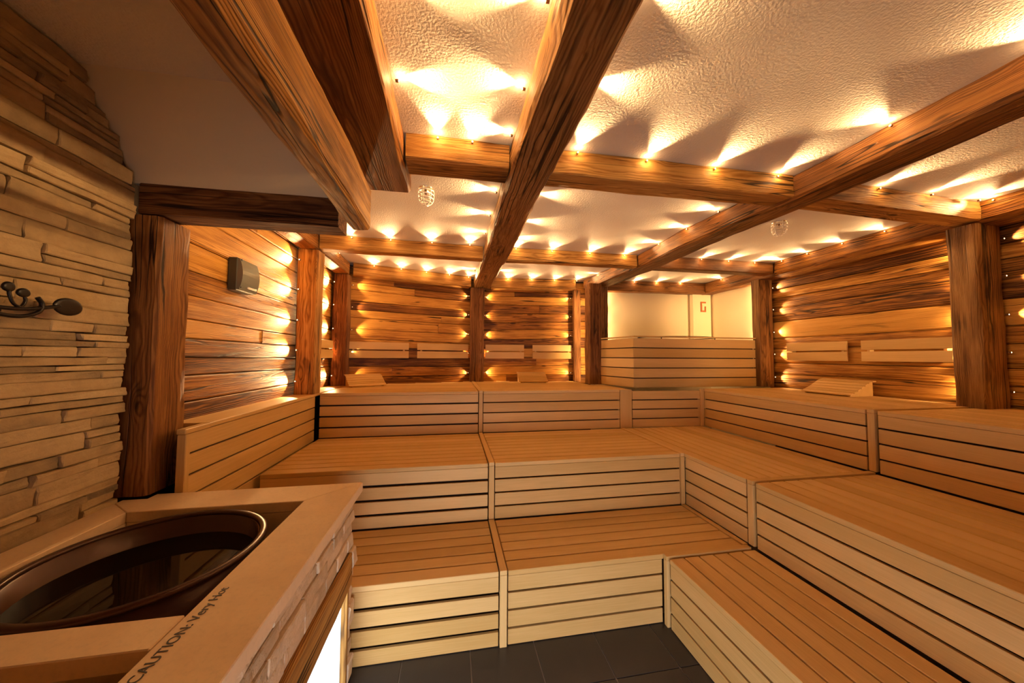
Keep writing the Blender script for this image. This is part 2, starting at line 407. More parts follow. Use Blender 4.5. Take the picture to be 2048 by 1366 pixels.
def plank_wall(parent, a, b_, nrm, z0, z1, lo_h, hi_h, mat, th=.02, tilt=.02, bulge=0, thv=.006, splits=.35):
    a, b_ = V(a), V(b_); zl = zr = z0
    while min(zl, zr) < z1-.04:
        hl = random.uniform(lo_h, hi_h); hr = hl+random.uniform(-1, 1)*tilt
        hl = max(.06, hl); hr = max(.06, hr)
        if zl+hl > z1-.05: hl = z1-zl
        if zr+hr > z1-.05: hr = z1-zr
        if hl < .01 or hr < .01: break
        t_ = th+random.uniform(0, thv)
        if random.random() < splits and (b_-a).length > .8:
            f = random.uniform(.25, .75); c = a.lerp(b_, f); zc_ = zl*(1-f)+zr*f; hc = hl*(1-f)+hr*f
            e = (b_-a).normalized()*.0015
            plank(parent, a, c-e, nrm, zl, zc_, hl, hc, t_, mat, bulge); plank(parent, c+e, b_, nrm, zc_, zr, hc, hr, t_+.002, mat, bulge)
        else: plank(parent, a, b_, nrm, zl, zr, hl, hr, t_, mat, bulge)
        zl += hl; zr += hr
random.seed(11)
plank_wall(wl, (XL-.03, 2.285), (XL-.03, 5.05), (1, 0), 1.34, 3.06, .11, .2, M_PLANK, .02, .03)
nl = V((BB-BA).normalized()); plank_wall(wbl, BA, BB, (nl.y, -nl.x), 1.34, 3.06, .09, .19, M_PLANK, .02, .025)
nr = V((BC-BB).normalized()); plank_wall(wbr, BB, BC, (nr.y, -nr.x), 1.34, 3.06, .08, .17, M_PLANK, .02, .025)
plank_wall(wr, (XR+.03, -.9), (XR+.03, 4.12), (-1, 0), 1.34, 3.06, .13, .22, M_LOG, .02, .03, .012, .03, .25)

# ------------------------------------------------------------------ ledge stone wall (near left)
random.seed(5)
z = .96; nst = 0
SOF = lambda z_: 2.025 if z_ < 2.66 else 2.045-(z_-2.66)/(ZC-2.66)*.30      # stones stop at the sloping soffit
while z < ZC-.02:
    h = random.choice([.028, .036, .045, .055, .07, .08]); h = min(h, ZC-z)
    y = .55-random.uniform(0, .2); yend = SOF(z+h/2)+random.uniform(-.012, .018)
    while y < yend-.02:
        L = random.uniform(.14, .5)
        if yend-(y+L) < .1: L = yend-y
        if h > .06 and random.random() < .35 and L > .15:
            k = random.uniform(.4, .6)
            stone(wsl, (XL-.05, y, z), (0, 1, 0), (1, 0, 0), L-.003, h*k-.002, random.uniform(.026, .046), M_STONE); nst += 1
            stone(wsl, (XL-.05, y, z+h*k), (0, 1, 0), (1, 0, 0), L-.003, h*(1-k)-.002, random.uniform(.026, .046), M_STONE); nst += 1
        else:
            stone(wsl, (XL-.05, y, z), (0, 1, 0), (1, 0, 0), L-.003, h-.003, random.uniform(.026, .046), M_STONE); nst += 1
        y += L
    z += h
print('stones', nst)

# ------------------------------------------------------------------ hood over the basin: soffit, lintel
so = V((0, 2.06, 2.69)); sp = V((0, 1.744, ZC))
hood = mesh_obj('sloping_soffit', [(x, y, z_) for x in (XL-.055, -.56) for y, z_ in ((so.y, so.z), (sp.y, sp.z), (2.2, ZC), (2.2, so.z))],
                [(0, 1, 2, 3), (4, 7, 6, 5), (0, 4, 5, 1), (1, 5, 6, 2), (2, 6, 7, 3), (3, 7, 4, 0)], M_WHITE)
hood.name = 'ceiling_soffit'; struct(hood)
random.seed(21)
timber('post', [((-1.645, 2.16, 1.06), .235, .22), ((-1.655, 2.16, 2.52), .235, .22)], M_BEAMR, 'thick dark weathered corner post standing on the stone counter', 'post', amp=.010, rad=.02, up=(0, 1, 0))
timber('lintel', [((XL-.02, 2.13, 2.612), .16, .165), ((-.66, 2.13, 2.612), .16, .165)], M_BEAMD, 'dark brown horizontal lintel above the basin counter, under the white soffit', 'beam', amp=.004, rad=.012)
timber('hood_beam', [((-.535, -.6, 2.635), .125, .255), ((-.535, 2.03, 2.635), .12, .25)], M_BEAM, 'low heavy beam over the basin counter, cut end hanging nearest the lintel', 'beam', amp=.010, rad=.025)
timber('ceiling_beam', [((-.445, -.6, 2.985), .32, .17), ((-.445, 2.33, 2.985), .30, .17)], M_BEAMR, 'wide dark reddish ceiling beam above the low beam, joined by near cross beam', 'beam', amp=.008, rad=.02)

# ------------------------------------------------------------------ main ceiling beams
zb, hb = (ZB+ZC)/2-.001, ZC-ZB
timber('ceiling_beam', [((.455, -.6, zb), .25, hb), ((.465, 1.9, zb), .255, hb), ((.48, 3.9, zb), .27, hb), ((.47, 5.5, zb), .27, hb)], M_BEAMC,
       'long cracked central ceiling beam running to the back post', 'beam', amp=.016, rad=.022)
timber('ceiling_beam', [((2.485, -.6, zb), .25, hb), ((2.475, 1.9, zb), .24, hb), ((2.385, 3.0, zb), .25, hb), ((2.415, 3.9, zb), .26, hb), ((2.27, 5.25, zb), .26, hb)], M_BEAMR,
       'long dark right-hand ceiling beam running back beside the heater alcove', 'beam', amp=.010, rad=.02)
zb2, hb2 = (ZB+.012+ZC)/2, ZC-ZB-.012
def cb(x0, x1, y0, y1, ww, mat, lab): timber('cross_beam', [((x0, y0, zb2), ww, hb2), ((x1, y1, zb2), ww, hb2)], mat, lab, 'beam', amp=.006, rad=.012)
cb(-.28, .325, 2.045, 2.04, .18, M_BEAM, 'short near cross beam between reddish wide beam and central beam')
cb(.59, 2.35, 2.03, 2.01, .175, M_BEAM, 'near cross beam with knots between the central and the right-hand beams')
cb(2.60, 4.24, 2.01, 2.06, .17, M_BEAM, 'near cross beam between right-hand beam and right wall post')
cb(-1.40, .335, 3.86, 3.92, .13, M_BEAM, 'far cross beam between left wall and central ceiling beam')
cb(.62, 2.27, 3.90, 3.88, .12, M_BEAM, 'far cross beam between the central and the right-hand beams')
cb(2.55, 4.25, 3.88, 3.86, .15, M_BEAMR, 'far cross beam over the heater corner, ending at right wall')
# wall plates
timber('wall_plate', [((-1.50, 2.22, zb), .18, hb), ((-1.50, 4.90, zb), .18, hb)], M_BEAMR, 'wall plate beam along the top of the left plank wall', 'beam', amp=.005, rad=.012)
dl = (BB-BA).normalized(); nn = V((dl.y, -dl.x)); A0 = BA+dl*.26+nn*.10; B0 = BB+nn*.10-dl*.04
timber('wall_plate', [((A0.x, A0.y, zb), .15, hb), ((B0.x-.10, B0.y-.03, zb), .15, hb)], M_BEAM, 'wall plate beam above back wall, left of the central beam', 'beam', amp=.005, rad=.012)
dl = (BC-BB).normalized(); nn = V((dl.y, -dl.x)); A1 = BB+dl*.26+nn*.10; C1 = BC+nn*.10-dl*.3
timber('wall_plate', [((A1.x, A1.y, zb), .15, hb), ((C1.x, C1.y, zb), .15, hb)], M_BEAM, 'wall plate beam above back wall, right of the central beam', 'beam', amp=.005, rad=.012)
timber('wall_plate', [((2.46, 5.25, zb-.005), .15, hb+.01), ((4.30, 5.14, zb-.005), .15, hb+.01)], M_BEAMR, 'dark wall plate beam over the white alcove back wall', 'beam', amp=.006, rad=.014)
timber('wall_plate', [((4.40, 3.78, zb), .22, hb+.02), ((4.40, 5.2, zb), .22, hb+.02)], M_BEAMR, 'dark wall plate beam over the white alcove side wall', 'beam', amp=.006, rad=.02)
timber('wall_plate', [((4.38, -.3, zb), .28, hb+.03), ((4.38, 3.76, zb), .28, hb+.03)], M_LOG, 'rounded rough wall plate log along the top of the right wall', 'beam', amp=.012, rad=.035)
# posts
def post(x0, x1, y0, y1, zt, mat, lab, z0=Z3+.001, amp=.007, rad=.016):
    timber('post', [(((x0+x1)/2, (y0+y1)/2, z0), x1-x0, y1-y0), (((x0+x1)/2, (y0+y1)/2, zt), x1-x0, y1-y0)], mat, lab, 'post', amp=amp, rad=rad, up=(0, 1, 0))
post(-1.60, -1.405, 3.79, 3.97, 2.9, M_BEAM, 'brown wooden post in the middle of the left plank wall')
post(-1.60, -1.41, 4.84, 5.0, 2.9, M_BEAMD, 'dark wooden post in the back left corner')
post(.28, .50, 5.40, 5.54, 2.9, M_BEAMD, 'cracked dark post at the centre of the back wall', amp=.009)
post(1.985, 2.10, 5.27, 5.36, 2.9, M_BEAMD, 'slim post at the right end of the back plank wall')
post(2.02, 2.215, 4.72, 4.92, 2.9, M_BEAMD, 'dark cracked post left of the slatted heater housing', amp=.010)
post(2.27, 2.42, 4.93, 5.10, 2.9, M_BEAMR, 'narrow post behind the heater housing beside the white wall')
post(4.26, 4.49, 4.02, 4.15, 2.9, M_BEAMC, 'wooden post right of the slatted heater housing')
post(4.20, 4.48, 1.99, 2.16, 2.9, M_BEAMC, 'thick square-hewn post on the right wall', amp=.010, rad=.018)

# ------------------------------------------------------------------ benches
def slats_front(t, a, b_, nrm, z0, z1, n=3, gap=.013, top=.125, first='nosing', recess=.0):
    """riser between z0 and z1 from a to b_ (xy), facing nrm; nosing + flush slat + n slats"""
    a, b_ = V(a), V(b_); d = (b_-a).normalized(); L = (b_-a).length; N_ = V((nrm[0], nrm[1])).normalized()
    X = V((d.x, d.y, 0)); Y = V((-d.y, d.x, 0)); flip = Y.x*N_.x+Y.y*N_.y > 0
    if flip: a, b_ = b_, a; X = -X; Y = -Y     # local Y points inwards
    def bd(name, za, zb_, dep, th, mat=M_BENCH):
        o = V((a.x, a.y, za))+Y*dep; return box(name, t, o, (L, th, zb_-za), mat, X, Y, (0, 0, 1))
    if first == 'nosing': bd('front_slat', z1-top, z1-.034, .003+recess, .02)
    h = ((z1-top)-z0-gap*n)/n; zc_ = z1-top-gap
    for i in range(n): bd('front_slat', zc_-h+(.004 if i == n-1 else 0), zc_, .003+recess, .02); zc_ -= h+gap
    bd('gap_shade_board', z0+.005, z1-.04, .045, .01, M_BENCHD)  # dark board put in as the shade seen between the slats
def slats_top(t, a, b_, inward, depth, zt, n, th=.032):
    a, b_ = V(a), V(b_); d = (b_-a).normalized(); L = (b_-a).length; I = V(inward).normalized(); wd = depth/n
    X = V((d.x, d.y, 0)); Y = V((I.x, I.y, 0)); o0 = a.copy()
    if X.cross(Y).z < 0: X = -X; o0 = b_.copy()
    for i in range(n):
        o = V((o0.x, o0.y, zt-th))+Y*(wd*i)
        box('top_slat', t, o, (L, wd-.011, th), M_BENCH, X, Y, (0, 0, 1), .003)
def tier(lab, a, b_, inward, depth, zt, zbm, ntop, ta=None, tb=None, fn=3, fronts=True, gap=.013, top=.125, group=None):
    """front edge a..b_, tread spans ta..tb along the same line when wider than the riser"""
    t = empty('bench', (a[0], a[1], zbm), lab, 'bench')
    slats_top(t, ta or a, tb or b_, inward, depth, zt, ntop)
    if fronts: slats_front(t, a, b_, (-inward[0], -inward[1]), zbm, zt, fn, gap, top)
    return t
YB = lambda x: (BA.y+(x-BA.x)*(BB.y-BA.y)/(BB.x-BA.x)) if x < BB.x else (BB.y+(x-BB.x)*(BC.y-BB.y)/(BC.x-BB.x))
tier('lowest bench tier left of the stepped divider, against stone counter', (-1.38, Y1), (.302, Y1), (0, 1), Y2-Y1-.004, Z1, 0, 6, gap=.022)
tier('lowest bench tier right of the stepped divider, facing the camera', (.362, Y1), (1.42, Y1), (0, 1), Y2-Y1-.004, Z1, 0, 6, tb=(2.055, Y1))
tier('middle bench tier left of the stepped divider, below top tier', (-1.38, Y2), (.302, Y2), (0, 1), Y3-Y2-.004, Z2, Z1, 10, gap=.020)
tier('middle bench tier right of the stepped divider, below heater housing', (.362, Y2), (2.06, Y2), (0, 1), Y3-Y2-.004, Z2, Z1, 10)
t = tier('top bench tier left of the stepped divider, under the left backrests', (-1.385, Y3), (.302, Y3), (0, 1), .92, Z3, Z2, 8, gap=.018)
def wedge_fill(t, x0, x1, y0, n, nm='top_slat'):
    """remaining boards up to the slanting back wall"""
    y = y0
    wd = .115
    for i in range(n):
        # clip to wall
        xs = [x for x in [x0+(x1-x0)*k/40 for k in range(41)] if YB(x)-.03 > y+wd]
        if not xs: break
        bb(nm, t, (min(xs), y, Z3-.032), (max(xs), y+wd-.011, Z3), M_BENCH, .003, 0)
        y += wd
wedge_fill(t, -1.385, .302, Y3+.92, 8)
# a plain border board closing the wall side
def border(t, a, b_, off):
    a, b_ = V(a), V(b_); d = (b_-a).normalized(); n_ = V((d.y, -d.x)); o = a+n_*off
    box('border_board', t, (o.x, o.y, Z3-.03), ((b_-a).length, off, .022), M_BENCH, (d.x, d.y, 0), (-d.y, d.x, 0))
border(t, BA+V((.28, .085)), BB-V((.09, .03)), .22)
t = tier('top bench tier right of the stepped divider, under the right back wall', (.362, Y3), (2.06, Y3), (0, 1), .69, Z3, Z2, 6)
wedge_fill(t, .362, 1.99, Y3+.69, 8); border(t, BB+V((.01, 0)), BC-V((.35, -.035)), .22)
bb('end_board', t, (2.068, Y3+.002, Z2), (2.226, Y3+.03, Z3-.001), M_BENCH, .002, 2)
bb('top_slat', t, (2.068, Y3+.032, Z3-.032), (2.20, 4.68, Z3), M_BENCH, .003, 1)
# right bank, far section (beyond the cross divider)
tier('middle bench tier of right bank, between divider and heater housing', (2.11, 2.14), (2.11, Y2-.002), (1, 0), 3.2-2.11-.004, Z2, Z1, 10, ta=(2.11, 2.14), tb=(2.11, Y3-.012))
tier('top bench tier of right bank, far section with headrest', (3.215, 2.14), (3.215, Y3-.012), (1, 0), 4.48-3.215, Z3, Z2, 11)
# right bank, near section
tier('lowest bench tier of right bank, nearest the tiled floor', (1.435, -.9), (1.435, 2.06), (1, 0), 2.105-1.435-.004, Z1, 0, 6)
tier('middle bench tier of right bank, near section at right edge', (2.11, -.9), (2.11, 2.06), (1, 0), 3.2-2.11-.004, Z2, Z1, 9)
tier('top bench tier of right bank, near section at right edge', (3.215, -.9), (3.215, 2.06), (1, 0), 4.48-3.215, Z3, Z2, 11)
# stepped divider boards
t = empty('stepped_divider', (.332, Y1, 0), 'narrow stepped divider strip between left and right back benches', 'divider')
x0, x1 = .310, .354; e = .008
bb('riser_strip', t, (x0, Y1-e, 0), (x1, Y1+.03, Z1-.03+e), M_BENCH); bb('tread_strip', t, (x0, Y1-e, Z1-.03+e+.001), (x1, Y2-.01, Z1+e), M_BENCH)
bb('riser_strip', t, (x0, Y2-e, Z1+e+.001), (x1, Y2+.03, Z2-.03+e), M_BENCH); bb('tread_strip', t, (x0, Y2-e, Z2-.03+e+.001), (x1, Y3-.01, Z2+e), M_BENCH)
bb('riser_strip', t, (x0, Y3-e, Z2+e+.001), (x1, Y3+.03, Z3-.03+e), M_BENCH); bb('tread_strip', t, (x0, Y3-e, Z3-.03+e+.001), (x1, 5.38, Z3+e), M_BENCH)
t = empty('stepped_divider', (1.43, 2.10, 0), 'stepped divider strip across right bank, under the thick post', 'divider')
y0, y1 = 2.076, 2.122
bb('riser_strip', t, (1.424, y0, 0), (1.455, y1-.01, Z1-.03+e), M_BENCH); bb('tread_strip', t, (1.424, y0, Z1-.03+e+.001), (2.08, y1-.004, Z1+e), M_BENCH)
bb('riser_strip', t, (2.11-e, y0, Z1+e+.001), (2.14, y1, Z2-.03+e), M_BENCH); bb('tread_strip', t, (2.11-e, y0, Z2-.03+e+.001), (3.2, y1, Z2+e), M_BENCH)
bb('riser_strip', t, (3.215-e, y0, Z2+e+.001), (3.245, y1, Z3-.03+e), M_BENCH); bb('tread_strip', t, (3.215-e, y0, Z3-.03+e+.001), (4.19, y1, Z3+e), M_BENCH)
t = empty('corner_strip', (2.08, Y1, Z1), 'trim strip in the corner where back and right benches meet', 'trim')
bb('tread_strip', t, (2.062, Y1+.005, Z1-.025), (2.10, Y2-.005, Z1+.006), M_BENCH); bb('tread_strip', t, (2.066, Y2-.004, Z2-.025), (2.104, Y3-.005, Z2+.006), M_BENCH)
bb('riser_strip', t, (2.064, Y2-.010, Z1+.007), (2.102, Y2+.02, Z2-.026), M_BENCH)
# left side riser panel with ledge
t = empty('wall_bench_panel', (-1.42, 2.11, .3), 'slatted side panel with ledge under the left plank wall', 'panel')
slats_front(t, (-1.42, 2.145), (-1.42, Y3-.02), (1, 0), .30, Z3, 8, .011, .14)
bb('end_post', t, (-1.448, 2.105, .30), (-1.405, 2.14, Z3-.03), M_BENCH, .003, 2)
bb('ledge_board', t, (-1.645, 2.29, Z3-.028), (-1.41, 4.98, Z3), M_BENCH, .004, 1)
bb('ledge_board', t, (-1.45, 2.10, Z3-.028), (-1.405, 2.288, Z3), M_BENCH, .004, 1)

# ------------------------------------------------------------------ heater housing
t = empty('heater_housing', (2.3, Y3, Z2), 'tall slatted wooden housing of the sauna heater in the corner', 'heater')
slats_front(t, (2.235, Y3), (3.165, Y3-.03), (0, -1), Z2, Z3, 4, .013, .01, first='none')
bb('corner_board', t, (3.17, Y3-.045, Z2), (3.212, Y3-.01, Z3-.001), M_BENCH, .002, 2)
slats_front(t, (2.36, 4.07), (4.255, 4.09), (0, -1), Z3+.001, 2.07, 5, .013, .018, first='none')
slats_front(t, (2.19, 4.74), (2.352, 4.075), (-1, -.24), Z3+.001, 2.07, 5, .013, .018, first='none')
prism('top_board', [(2.19, 4.74), (2.355, 4.06), (4.255, 4.08), (4.255, 4.13), (2.40, 4.11), (2.24, 4.75)], 2.056, 2.072, M_BENCH, t)
prism('inner_floor', [(2.45, 4.2), (4.2, 4.2), (4.2, 5.0), (2.45, 5.0)], 1.75, 1.80, M_DARK, t)
hr = empty('heater_guard', (3.4, 4.62, 1.8), 'thin dark metal ring just showing above the heater housing', 'heater')
tube('guard_ring', [(3.4+.62*math.cos(a*math.pi/24), 4.62+.36*math.sin(a*math.pi/24), 2.088) for a in range(48)], .006, M_IRON, hr, cyclic=True)
for k in range(4):
    a = math.pi/4+k*math.pi/2; x_, y_ = 3.4+.62*math.cos(a), 4.62+.36*math.sin(a)
    tube('guard_leg', [(x_, y_, 1.80), (x_, y_, 2.082)], .008, M_IRON, hr)
t = bb('trim_1', None, (4.14, 5.19, 1.9), (4.50, 5.275, 2.9), M_WHITE, .004, 2); struct(t)
t = empty('wall_vent', (4.35, 5.185, 2.68), 'small reddish vent slot on white column in the alcove', 'vent')
for a_, b_ in (((4.29, 5.175, 2.59), (4.31, 5.189, 2.77)), ((4.31, 5.175, 2.745), (4.39, 5.189, 2.77)), ((4.31, 5.175, 2.59), (4.39, 5.189, 2.615)), ((4.37, 5.175, 2.615), (4.39, 5.189, 2.69))):
    bb('vent_bar', t, a_, b_, M_RED, .001)
bb('vent_plate', t, (4.32, 5.18, 2.62), (4.36, 5.189, 2.72), M_WHITE, .001)
t = empty('sensor_box', (2.50, 5.30, 2.6), 'small cream sensor box on alcove wall beside narrow post', 'sensor')
bb('case', t, (2.50, 5.30, 2.55), (2.56, 5.385, 2.68), M_WHITE, .004); bb('lens', t, (2.515, 5.292, 2.60), (2.545, 5.301, 2.64), M_RED, .001)

# ------------------------------------------------------------------ backrests and headrests
def backrest(a, b_, lab, nrm):
    a, b_ = V(a), V(b_); d = (b_-a).normalized(); L = (b_-a).length; N_ = V(nrm)
    X = V((d.x, d.y, 0)); Y = V((-d.y, d.x, 0)); 
    if Y.x*N_.x+Y.y*N_.y > 0: a, b_ = b_, a; X = -X; Y = -Y
    t = empty('backrest', (a.x, a.y, 1.755), lab, 'backrest')
    box('slat', t, V((a.x, a.y, 1.755)), (L, .018, .106), M_BENCH, X, Y, (0, 0, 1)); box('slat', t, V((a.x, a.y, 1.880)), (L, .018, .103), M_BENCH, X, Y, (0, 0, 1))
    for f in (.08, .92 if L > .3 else .85):
        o = V((a.x, a.y, 1.775))+X*(L*f-.012)+Y*.0185; box('bracket', t, o, (.024, .045 if abs(nrm[0]) < .9 else .06, .19), M_BENCH, X, Y, (0, 0, 1))
nl3 = (nl.y, -nl.x); nr3 = (nr.y, -nr.x)
backrest((-1.423, 4.975), (-.642, 5.215), 'slatted backrest on back wall beside the back left corner post', nl3)
backrest((-.522, 5.252), (.255, 5.492), 'slatted backrest on back wall just left of the centre post', nl3)
backrest((.535, 5.505), (1.172, 5.440), 'slatted backrest on back wall just right of the centre post', nr3)
backrest((1.315, 5.424), (1.975, 5.355), 'slatted backrest on back wall above the far small headrest', nr3)
backrest((-1.545, 4.06), (-1.545, 4.75), 'slatted backrest on left wall between the two left posts', (1, 0))
backrest((4.44, 3.10), (4.44, 3.80), 'shorter slatted backrest on right wall, farther from thick post', (-1, 0))
backrest((4.44, 2.275), (4.44, 2.965), 'slatted backrest on right wall nearest the thick post', (-1, 0))
def headrest(o, X, lab, L=.46, D=.33, Hh=.155):
    """o: front left foot, X along the length, depth to the left of X"""
    X = V((X[0], X[1], 0)).normalized(); Y = V((-X.y, X.x, 0)); o = V((o[0], o[1], Z3+.001))
    t = empty('headrest', o, lab, 'headrest')
    prof = [(0, .012), (.10, .055), (.18, .10), (.235, .132), (.29, Hh-.012), (D, Hh-.012)]
    pr = [V((y*D/.33, z_)) for y, z_ in prof]
    for xs in (.02, L-.045):
        vs = []; base = [(.025, 0), (D-.012, 0), (D-.012, Hh-.014), (.285, Hh-.014), (.235, .120), (.18, .088), (.10, .043), (.025, .012)]
        n = len(base)
        for xx in (xs, xs+.022): vs += [(xx, y, z_) for y, z_ in base]
        fs = [tuple(range(n)), tuple(range(n, 2*n))[::-1]]+[(i, (i+1) % n, n+(i+1) % n, n+i) for i in range(n)]
        mesh_obj('side_plate', vs, fs, M_BENCH, t, False, o, X, Y, (0, 0, 1))
    # slats following the profile
    ln = [0]
    for i in range(len(pr)-1): ln.append(ln[-1]+(pr[i+1]-pr[i]).length)
    tot = ln[-1]; k = 7
    def at(s):
        for i in range(len(pr)-1):
            if s <= ln[i+1]+1e-6: f = (s-ln[i])/(ln[i+1]-ln[i]); return pr[i].lerp(pr[i+1], f)
        return pr[-1]
    for i in range(k):
        p, q = at(tot*i/k), at(tot*(i+.86)/k); d = (q-p).normalized()
        Yd = Y*d.x+V((0, 0, 1))*d.y; Zd = X.cross(Yd)
        box('slat', t, o+Y*p.x+V((0, 0, 1))*p.y, (L, (q-p).length, .012), M_BENCH, X, Yd, Zd, .001)
headrest((-1.27, 4.52), (1, .52), 'wooden slatted headrest on top bench in back left corner')
headrest((1.02, 5.09), (1, -.06), 'wooden slatted headrest on top bench under right back backrests')
headrest((4.08, 3.33), (0, -1), 'wooden slatted headrest on right top bench', .50, .34, .165)

# ------------------------------------------------------------------ basin counter
zs = 1.05; zt = 1.0
cn = empty('basin_counter', (-1.05, 1.5, 0), 'stone clad counter with limestone top around the sunken basin', 'counter')
xi, xo, yi, yo, yn, yn2 = -.73, -.5, 1.883, 2.10, 1.125, 1.01
sl = prism('slab', [(xi+.002, -.6), (xo, -.6), (xo, yo-.001), (xi+.002, yi)], zt, zs, M_SLAB, cn)
prism('slab', [(-1.482, yi), (xi-.001, yi), (xo-.003, yo), (-1.52, yo), (-1.52, 2.04), (-1.625, 2.04), (-1.625, 2.0)], zt, zs, M_SLAB, cn)
prism('slab', [(-1.625, yn2), (-1.482, yn2+.10), (-1.482, yi-.002), (-1.625, 1.998)], zt, zs, M_SLAB, cn)
prism('slab', [(-1.62, yn2), (xi-.001, yn2), (xi-.001, yn), (-1.46, yn)], zt, zs+.0005, M_SLAB, cn)
bb('inner_wall', cn, (-1.482, yn-.04, .35), (xi, yn-.001, zt-.001), M_SLAB); bb('inner_wall', cn, (-1.482, yi+.001, .35), (xi, yi+.04, zt-.001), M_SLAB)
bb('inner_wall', cn, (-1.53, yn-.04, .35), (-1.484, yi+.04, zt-.001), M_SLAB); bb('inner_wall', cn, (xi+.001, yn-.04, .35), (xi+.04, yi+.04, zt-.001), M_SLAB)
bb('panel', cn, (-1.62, .2, .1), (xi+.0, yn2+.0, .93), M_SLAB); bb('core', cn, (-1.62, yn2+.01, .02), (-.62, 2.06, .34), M_MORTAR, 0)
bb('core', cn, (-.68, .0, .02), (-.60, 2.04, .99), M_MORTAR, 0)
# rough stones on the face towards the benches
random.seed(9)
zz = .715
while zz < .995:
    h = min(random.uniform(.05, .1), .998-zz); y = -.2
    if .998-(zz+h) < .03: h = .998-zz
    while y < 2.06:
        L = random.uniform(.14, .34)
        if 2.075-(y+L) < .08: L = 2.075-y
        stone(cn, (-.60, y, zz), (0, 1, 0), (1, 0, 0), L-.004, h-.003, random.uniform(.05, .066), M_STONER, .009); y += L
    zz += h
zz = .01
while zz < .71:
    h = min(random.uniform(.05, .13), .712-zz)
    if .712-(zz+h) < .03: h = .712-zz
    stone(cn, (-.60, 2.01, zz), (0, 1, 0), (1, 0, 0), .065+random.uniform(0, .015), h-.003, random.uniform(.05, .08), M_STONER, .012); zz += h
timber('frame_beam', [((-.555, -.3, .63), .07, .165), ((-.555, 2.0, .63), .07, .165)], M_BEAM, None, parent=cn, amp=.005, rad=.01)
bb('frame_board', cn, (-.575, 1.985, .01), (-.535, 2.008, .545), M_BEAM, .003, 2)
gp = bb('glass_panel', cn, (-.585, -.3, .01), (-.565, 1.955, .55), M_GLOW, .001); gp['label'] = 'bright white lit glass panel'
bb('glass_joint', cn, (-.583, 1.956, .01), (-.560, 1.963, .55), M_GLOWB, 0, 2); bb('glass_joint', cn, (-.583, 1.966, .01), (-.566, 1.984, .55), M_GLOW, 0, 2)
bb('glass_joint', cn, (-.566, 1.50, .01), (-.5635, 1.507, .55), M_GLOWB, 0, 2)
tx_ = bpy.data.curves.new('lettering', 'FONT'); tx_.body = 'CAUTION: Very Hot'; tx_.size = .036; tx_.extrude = .0004; tx_.materials.append(M_DARK)
to = bpy.data.objects.new('lettering', bpy.data.meshes.new_from_object(bpy.data.objects.new('lettering', tx_))); place(to, V((-.682, .912, zs+.0008)), (0, 1, 0), (-1, 0, 0), (0, 0, 1), cn)
to['label'] = 'engraved dark lettering CAUTION: Very Hot'
# cauldron
cx_, cy_, cr_ = -1.113, 1.515, .362
t = empty('cauldron', (cx_, cy_, .45), 'large round brown cauldron sunk into the stone counter', 'cauldron')
rim = [(cr_-.024+.012*math.cos(a), 1.034-.45+.009*math.sin(a)) for a in [math.pi*k/4 for k in range(9)]]
lathe('bowl', [(.0, .0), (.16, .004), (.27, .05), (.325, .15), (.338, .30), (.342, .575), (.328, .575), (.325, .30), (.312, .155), (.26, .062), (.15, .016), (.0, .012)], M_COPPER, (cx_, cy_, .45), t, 64)
lathe('rim', [(cr_-.026, .57), (cr_-.030, .582), (cr_-.024, .589), (cr_-.008, .590), (cr_, .583), (cr_-.002, .574), (cr_-.012, .568), (cr_-.026, .57)], M_COPPER, (cx_, cy_, .45), t, 64)
o = lathe('water', [(.0, .062), (.10, .064), (.22, .10), (.29, .2), (.322, .33), (.3255, .50), (.0, .50)], M_WATER, (cx_, cy_, .45), None, 64, False)
tag(o, 'still dark water filling the brown cauldron', 'water')

# ------------------------------------------------------------------ wrought iron ornament on stone wall
t = empty('iron_ornament', (XL+.03, 1.55, 1.95), 'black wrought iron leaf and tendril ornament on the stone wall', 'ornament')
xw = -1.55
def oval(name, y, z_, ry, rz, rx=.012):
    bm = bmesh.new(); bmesh.ops.create_uvsphere(bm, u_segments=20, v_segments=12, radius=1)
    for v in bm.verts:
        r_ = math.hypot(v.co.y, v.co.z); dish = -.55*(1-r_*r_)*rx if v.co.x > 0 else 0
        v.co = V((v.co.x*rx+dish, v.co.y*ry, v.co.z*rz))
    me = bpy.data.meshes.new(name); bm.to_mesh(me); bm.free(); me.materials.append(M_IRON); me.polygons.foreach_set('use_smooth', [True]*len(me.polygons))
    return place(bpy.data.objects.new(name, me), V((xw, y, z_)), parent=t)
oval('leaf', 1.660, 1.975, .054, .036); oval('leaf', 1.513, 2.006, .020, .017); oval('leaf', 1.470, 2.020, .018, .018); oval('leaf', 1.40, 1.99, .03, .02)
tube('stem', bez([(xw-.01, 1.25, 1.93), (xw, 1.40, 1.925), (xw, 1.50, 1.918), (xw, 1.56, 1.94), (xw, 1.572, 1.972), (xw, 1.556, 1.996)]), .0075, M_IRON, t)
tube('stem', bez([(xw, 1.40, 1.945), (xw, 1.50, 1.945), (xw, 1.57, 1.958), (xw, 1.63, 1.974)]), .0075, M_IRON, t)
tube('stem', bez([(xw, 1.43, 1.94), (xw, 1.50, 1.950), (xw, 1.52, 1.975), (xw, 1.515, 2.0)]), .005, M_IRON, t)
tube('stem', bez([(xw, 1.53, 1.945), (xw, 1.49, 1.96), (xw, 1.475, 1.99), (xw, 1.472, 2.01)]), .005, M_IRON, t)
tube('wall_pin', [(XL-.03, 1.45, 1.935), (xw, 1.45, 1.935)], .007, M_IRON, t)

